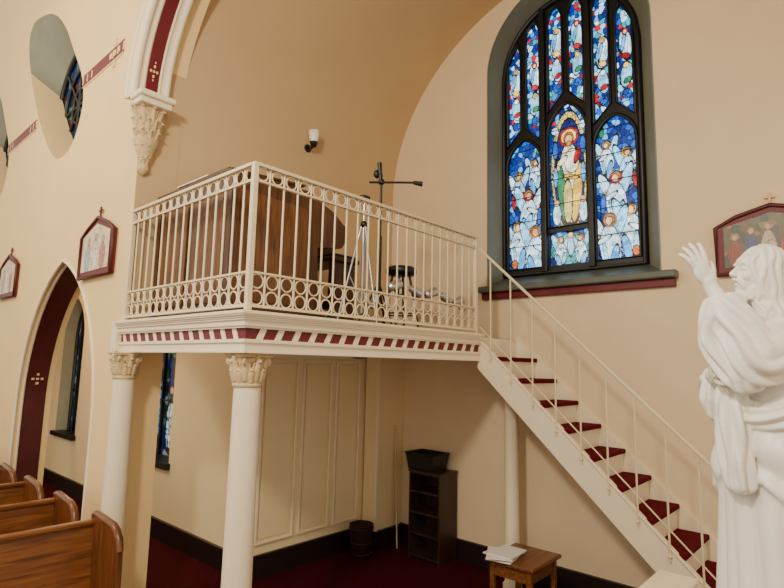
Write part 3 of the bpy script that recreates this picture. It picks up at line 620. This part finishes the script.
# ---------------------------------------------------------------- statue
def build_statue(SX,SY,SZ,yaw,mm):
    E=empty('christ_statue')
    def cr(pts,m):
        P=[np.array(p,float) for p in pts]; P=[2*P[0]-P[1]]+P+[2*P[-1]-P[-2]]; L=len(pts)-1; o=[]
        for j in range(m+1):
            q=j/m*L; i=min(int(q),L-1); f=q-i; a,b,c,d=P[i:i+4]
            o.append(Vector(.5*((2*b)+(-a+c)*f+(2*a-5*b+4*c-d)*f*f+(-a+3*b-3*c+d)*f**3)))
        return o
    def newcap(sb):
        def cap(pts,rs,n=12,m=0):
            if m and len(pts)>2:
                q=cr(pts,m*(len(pts)-1)); rs=list(np.interp(np.linspace(0,len(rs)-1,len(q)),range(len(rs)),rs)); pts=q
            for i in range(len(pts)-1): sb.ccyl(pts[i],pts[i+1],rs[i],rs[i+1],mm,n)
            for p,r in zip(pts,rs): sb.ell(p,(r,r,r),mm,n=n,k=6)
        return cap
    def finish(sb,name,vox,sm_it,fac=.5):
        o=sb.obj(name,E); rm=o.modifiers.new('r','REMESH'); rm.mode='VOXEL'; rm.voxel_size=vox; rm.use_smooth_shade=True
        s_=o.modifiers.new('s','SMOOTH'); s_.factor=fac; s_.iterations=sm_it; return o
    ss=lambda a,b,x:(lambda t:t*t*(3-2*t))(max(0,min(1,(x-a)/(b-a))))
    def drape(sb,path,rx,ry,amp,nf,ph=0,tw=0,n=96,m=48,up=(0,1,0)):
        C=cr(path,m); L=len(path)-1; vs=[]
        for j in range(m+1):
            q=j/m*L; c=C[j]; d=(C[min(j+1,m)]-C[max(j-1,0)]).normalized()
            a=Vector(up); a=(a-d*a.dot(d)).normalized(); b=d.cross(a)
            RX=np.interp(q,range(L+1),rx);RY=np.interp(q,range(L+1),ry);A=np.interp(q,range(L+1),amp)
            e=min(1,math.sqrt(max(0,1-(max(0,.35-q)/.35)**2)))*min(1,math.sqrt(max(0,1-(max(0,q-L+.3)/.3)**2))); e=max(e,.15)
            for k in range(n):
                t=2*math.pi*k/n; g=e*(1+A*(abs(math.sin(nf*t/2+ph+tw*q+.5*math.sin(2*t+q)))*1.6-.9+.4*math.sin((nf-2)*t+ph*2+3*q)))
                vs.append(c+a*RX*g*math.cos(t)+b*RY*g*math.sin(t))
        fs=[(j*n+i,j*n+(i+1)%n,(j+1)*n+(i+1)%n,(j+1)*n+i) for j in range(m) for i in range(n)]+[list(range(n))[::-1],list(range(m*n,(m+1)*n))]
        sb.add(vs,fs,mm,True)
    sb=MB(); cap=newcap(sb)
    KZ=[0,.2,.45,.62,.8,.92,1.02,1.10,1.16,1.20,1.235,1.25]
    KX=[.215,.20,.19,.185,.178,.162,.155,.148,.13,.105,.07,.05]; KY=[.24,.225,.21,.205,.20,.188,.186,.188,.18,.15,.09,.06]
    n=260; zs=np.linspace(0,1.25,120); vs=[]
    for z in zs:
        rx=np.interp(z,KZ,KX);ry=np.interp(z,KZ,KY)
        for i in range(n):
            t=2*math.pi*i/n
            am=.18*(1-ss(.0,1.0,z))+.03*(1-ss(.9,1.2,z))
            s1=abs(math.sin(4.5*t+.5+.7*math.sin(1.7*z+t)))**.7; s2=abs(math.sin(7.5*t+1.9*z+1.1))
            k=1+am*(s1*1.1+.45*s2-.95)
            hem=.50+.16*math.cos(t-.2)+.05*math.sin(2*t+1)
            inside=ss(hem,hem+.018,z)*(1-ss(1.02,1.16,z))
            u=z*1.0+.17*math.cos(t-1.9)
            c1=abs(math.sin(15*u+.6*math.sin(2*t)))**.6; c2=abs(math.sin(27*u+1.3*math.cos(3*t)+1))
            k+=inside*(.075+.15*(c1-.6)*ss(hem,hem+.10,z)+.05*(c2-.5))
            if z>.95: k+=.05*(1-inside)*(abs(math.sin(6*t+7*z))-.5)*(1-ss(1.15,1.20,z))
            vs.append((rx*k*math.cos(t),ry*k*math.sin(t),z))
    K=len(zs); fs=[(j*n+i,j*n+(i+1)%n,(j+1)*n+(i+1)%n,(j+1)*n+i) for j in range(K-1) for i in range(n)]+[list(range(n))[::-1],list(range((K-1)*n,K*n))]
    sb.add(vs,fs,mm,True)
    cap([(0,0,1.18),(.03,0,1.33)],[.062,.05])
    for R_,z_,tl in ((.072,1.25,.22),(.10,1.222,.30)):
        pts=[(.005+R_*math.cos(t),R_*1.05*math.sin(t),z_-tl*R_*math.cos(t)) for t in np.linspace(0,2*math.pi,25)]
        for a,b in zip(pts[:-1],pts[1:]): sb.ccyl(a,b,.012,.012,mm,8)
    # near (left) arm raised, far (right) arm folded across the body gathering the mantle
    WR={1:Vector((.262,.105,1.335)),-1:Vector((.215,-.01,1.03))}
    EL={1:Vector((.165,.180,1.095)),-1:Vector((.075,-.195,.96))}
    for s in (1,-1):
        sh_=Vector((-.005,s*.130,1.168)); el,wr=EL[s],WR[s]
        drape(sb,[sh_+Vector((-.02,-s*.055,.02)),sh_,sh_.lerp(el,.5)+Vector((-.005,s*.010,-.008)),el+Vector((.0,0,-.01)),el.lerp(wr,.35),el.lerp(wr,.62),wr.lerp(el,.15)],[.05,.064,.068,.068,.064,.058,.048],[.05,.068,.074,.078,.070,.062,.052],[.02,.08,.14,.18,.18,.15,.08],9,ph=.3*s,tw=1.0,n=120,m=90)
        a=wr.lerp(el,.22)
        if s>0:
            drape(sb,[a+Vector((.005,0,.02)),a+Vector((.014,-.004*s,-.06)),a+Vector((.004,-.01*s,-.13)),el+Vector((.035,-.02*s,-.06)),el+Vector((.02,-.02*s,-.12))],[.034,.042,.046,.042,.028],[.038,.050,.060,.055,.038],[.05,.18,.28,.28,.26],8,ph=.7*s)
        else:
            drape(sb,[a+Vector((0,0,.01)),a+Vector((.005,0,-.07)),a+Vector((-.005,.005,-.15))],[.036,.042,.026],[.036,.046,.03],[.08,.24,.28],8,ph=.7)
    drape(sb,[(.16,.05,1.02),(.19,.06,.95),(.195,.07,.86),(.195,.08,.75),(.19,.085,.64)],[.045,.06,.062,.058,.045],[.04,.045,.045,.042,.035],[.08,.2,.28,.3,.3],8,ph=.4)
    drape(sb,[(-.10,.06,1.13),(-.095,.145,1.06),(-.02,.188,.98),(.07,.180,.925),(.14,.125,.90),(.18,.03,.93),(.16,-.08,.96)],[.03,.04,.045,.048,.045,.04,.03],[.03,.034,.038,.038,.036,.032,.02],[.1,.2,.28,.28,.25,.2,.1],8,ph=.2,tw=.5,up=(0,0,1))
    for s in (1,-1): sb.ell((.18,s*.07,.02),(.09,.045,.03),mm)
    sb.ccyl((0,0,-.029),(0,0,.025),.29,.28,mm,32)
    finish(sb,'robe',.005,1,.5)
    sb=MB(); cap=newcap(sb)
    HC=Vector((.045,0,1.392)); HR_=Matrix.Rotation(-.20,3,'Y')
    def hp(x,y,z): return HC+HR_@Vector((x,y,z))
    def he(x,y,z,r,ry=0,rz=0): sb.ell(hp(x,y,z),r,mm,rot=HR_@Matrix.Rotation(rz,3,'Z')@Matrix.Rotation(ry,3,'Y'),n=20,k=14)
    he(-.014,0,.024,(.080,.062,.080)); he(.026,0,-.022,(.046,.046,.064)); he(.044,0,.036,(.032,.044,.034)); he(.036,0,-.058,(.032,.034,.03))
    cap([hp(.066,0,.022),hp(.087,0,-.012)],[.007,.010],10); he(.082,0,-.017,(.012,.014,.006))
    cap([hp(-.01,0,-.04),HC+Vector((-.02,0,-.13))],[.050,.05])
    for s in (-1,1):
        he(.060,s*.023,.009,(.010,.013,.007)); he(.050,s*.033,-.018,(.018,.014,.018)); cap([hp(.072,s*.008,.024),hp(.069,s*.026,.031),hp(.054,s*.040,.022)],[.005,.007,.005],8)
        cap([hp(.067,s*.012,.005),hp(.070,s*.024,.011),hp(.060,s*.036,.006)],[.002,.0035,.002],8)
        for layer,(nl,ro_,off) in enumerate(((9,.011,0),(8,.0085,.010))):
            for j in range(nl):
                fi=math.radians(40+(j+.5*layer)*17.0); w1=.17*math.sin(j*2.4+s+layer); zo=.018*math.sin(j*1.9+layer*2)
                def hd_(lat,dfi,k=1.0):
                    la=math.radians(lat); f2=fi+dfi; return hp(-.014+(.080+off)*k*math.cos(la)*math.cos(f2),s*(.064+off)*k*math.cos(la)*math.sin(f2),.022+(.082+off)*math.sin(la))
                def dn(z,k,dfi,bx=0): f2=fi+dfi; return HC+Vector((-.026+bx+(.080+off)*k*math.cos(f2),s*(.072+off)*k*math.sin(f2),z))
                cap([hd_(86,0,1),hd_(60,-.12),hd_(30,w1*.5),hd_(0,-w1*.6),dn(-.055,.86,w1,.008),dn(-.100,.84,-w1),dn(-.145+zo*.5,1.02,w1),dn(-.180+zo,.98,-w1*.7)],[ro_*.8,ro_,ro_*1.1,ro_*1.1,ro_*1.15,ro_*1.25,ro_*1.1,ro_*.4],8,3)
    cap([hp(-.05,0,0),HC+Vector((-.055,0,-.08)),HC+Vector((-.06,0,-.14))],[.05,.052,.046],14,2)
    he(.068,0,-.040,(.008,.016,.0035)); he(.065,0,-.050,(.009,.013,.0045))
    he(.045,0,-.078,(.022,.028,.028))
    for k in range(7):
        y=-.030+.010*k; w_=.004*math.sin(k*2.5); cap([hp(.052-abs(y)*.6,y,-.058),hp(.062-abs(y)*.8,y+w_,-.085),hp(.050-abs(y)*.4,y*.6,-.112-(.02-abs(y)*.5))],[.008,.009,.004],8,3)
    for s in (-1,1):
        cap([hp(.079,s*.004,-.031),hp(.069,s*.018,-.038),hp(.054,s*.028,-.058)],[.005,.0065,.006],8,3)
        for k in range(3): cap([hp(.018-.004*k,s*.050,-.030-.012*k),hp(.034-.002*k,s*.040,-.066-.014*k)],[.010,.009],8)
    finish(sb,'head',.0030,1,.5)
    sb=MB(); cap=newcap(sb)
    def finger(p,d1,d2,L,r):
        p=Vector(p);d1=Vector(d1).normalized();d2=Vector(d2).normalized(); dm=(d1+d2).normalized()
        a=p+d1*L*.45;b=a+dm*L*.3;c=b+d2*L*.25; cap([p,a,b,c],[r,r*.96,r*.86,r*.70],8)
    for s,hd,side,n0 in ((1,(.36,-.05,.93),(.90,.30,-.33),(-.7,-.6,.2)),(-1,(.35,.92,.10),(.15,-.15,.97),(-1,.2,0))):
        el,wr=EL[s],WR[s]; hd=Vector(hd).normalized(); side=Vector(side); side=(side-hd*side.dot(hd)).normalized()
        nrm=Vector(n0); nrm=(nrm-hd*nrm.dot(hd)-side*nrm.dot(side)).normalized()
        cap([wr.lerp(el,.35),wr,wr+hd*.02],[.030,.0245,.024])
        M3=Matrix((hd,side,side.cross(hd))).transposed()
        sb.ell(wr+hd*.054,(.048,.037,.016),mm,rot=M3,n=16,k=10); sb.ell(wr+hd*.035-side*.020,(.030,.017,.017),mm,rot=M3,n=12,k=8)
        for j,(o,L,sp) in enumerate(((-.028,.074,8),(-.010,.084,5),(.009,.079,8),(.026,.064,10))):
            fd=(hd+side*o*sp).normalized(); finger(wr+hd*.082+side*o,fd,(fd+nrm*(.30+.18*j)),L,.0095)
        finger(wr+hd*.03-side*.025,(hd*.6-side*.8+nrm*.3),(hd+nrm*.2-side*.2),.068,.0108)
    finish(sb,'hands',.0032,1,.5)
    E.location=(SX,SY,SZ); E.rotation_euler=(0,0,yaw)
    return E
SX,SY=2.35,.285
build_statue(SX,SY,.955,math.atan2(.742,-.671)-.08,M_marble)
mb=MB(); 
for a,b,s in ((0,.06,.36),(.06,.12,.33),(.12,.80,.29),(.80,.86,.32),(.86,.925,.35)): mb.rbox(SX-s,SX+s,SY-s,SY+s,a,b,M_stone,.012)
mb.obj('statue_pedestal')
# ---------------------------------------------------------------- camera
th,p,ro,f=.736,.129,.022,542.84
F=Vector((math.cos(th)*math.cos(p),math.sin(th)*math.cos(p),math.sin(p))); R=Vector((math.sin(th),-math.cos(th),0)); U=R.cross(F)
R2=R*math.cos(ro)+U*math.sin(ro); U2=U*math.cos(ro)-R*math.sin(ro)
cam=bpy.data.cameras.new('camera'); co=bpy.data.objects.new('camera',cam); bpy.context.scene.collection.objects.link(co)
M=Matrix((R2,U2,-F)).transposed().to_4x4(); M.translation=(0,0,2.0); co.matrix_world=M
cam.sensor_width=36; cam.lens=36*f/784; cam.clip_start=.05; bpy.context.scene.camera=co
# ---------------------------------------------------------------- light
w=bpy.data.worlds.new('world'); bpy.context.scene.world=w; w.use_nodes=True
bg=w.node_tree.nodes['Background']; bg.inputs[0].default_value=(1,.88,.69,1); bg.inputs[1].default_value=1.2
def light(name,kind,loc,power,col,size=.5,rot=None):
    l=bpy.data.lights.new(name,kind); l.energy=power; l.color=col
    l.shadow_soft_size=size
    o=bpy.data.objects.new(name,l); o.location=loc; bpy.context.scene.collection.objects.link(o)
    return o
light('nave_fill','POINT',(-1.2,1.0,4.6),600,(1,.88,.68),.25)  # added soft fill, standing in for nave pendants that are not modelled
light('nave_fill','POINT',(-1.2,6.0,5.2),360,(1,.83,.55),.3)  # second added fill, warmer, to brighten the nave wall; no fixture here
light('aisle_lamp','POINT',(2.55,8.0,3.1),50,(1,.88,.66),.15)
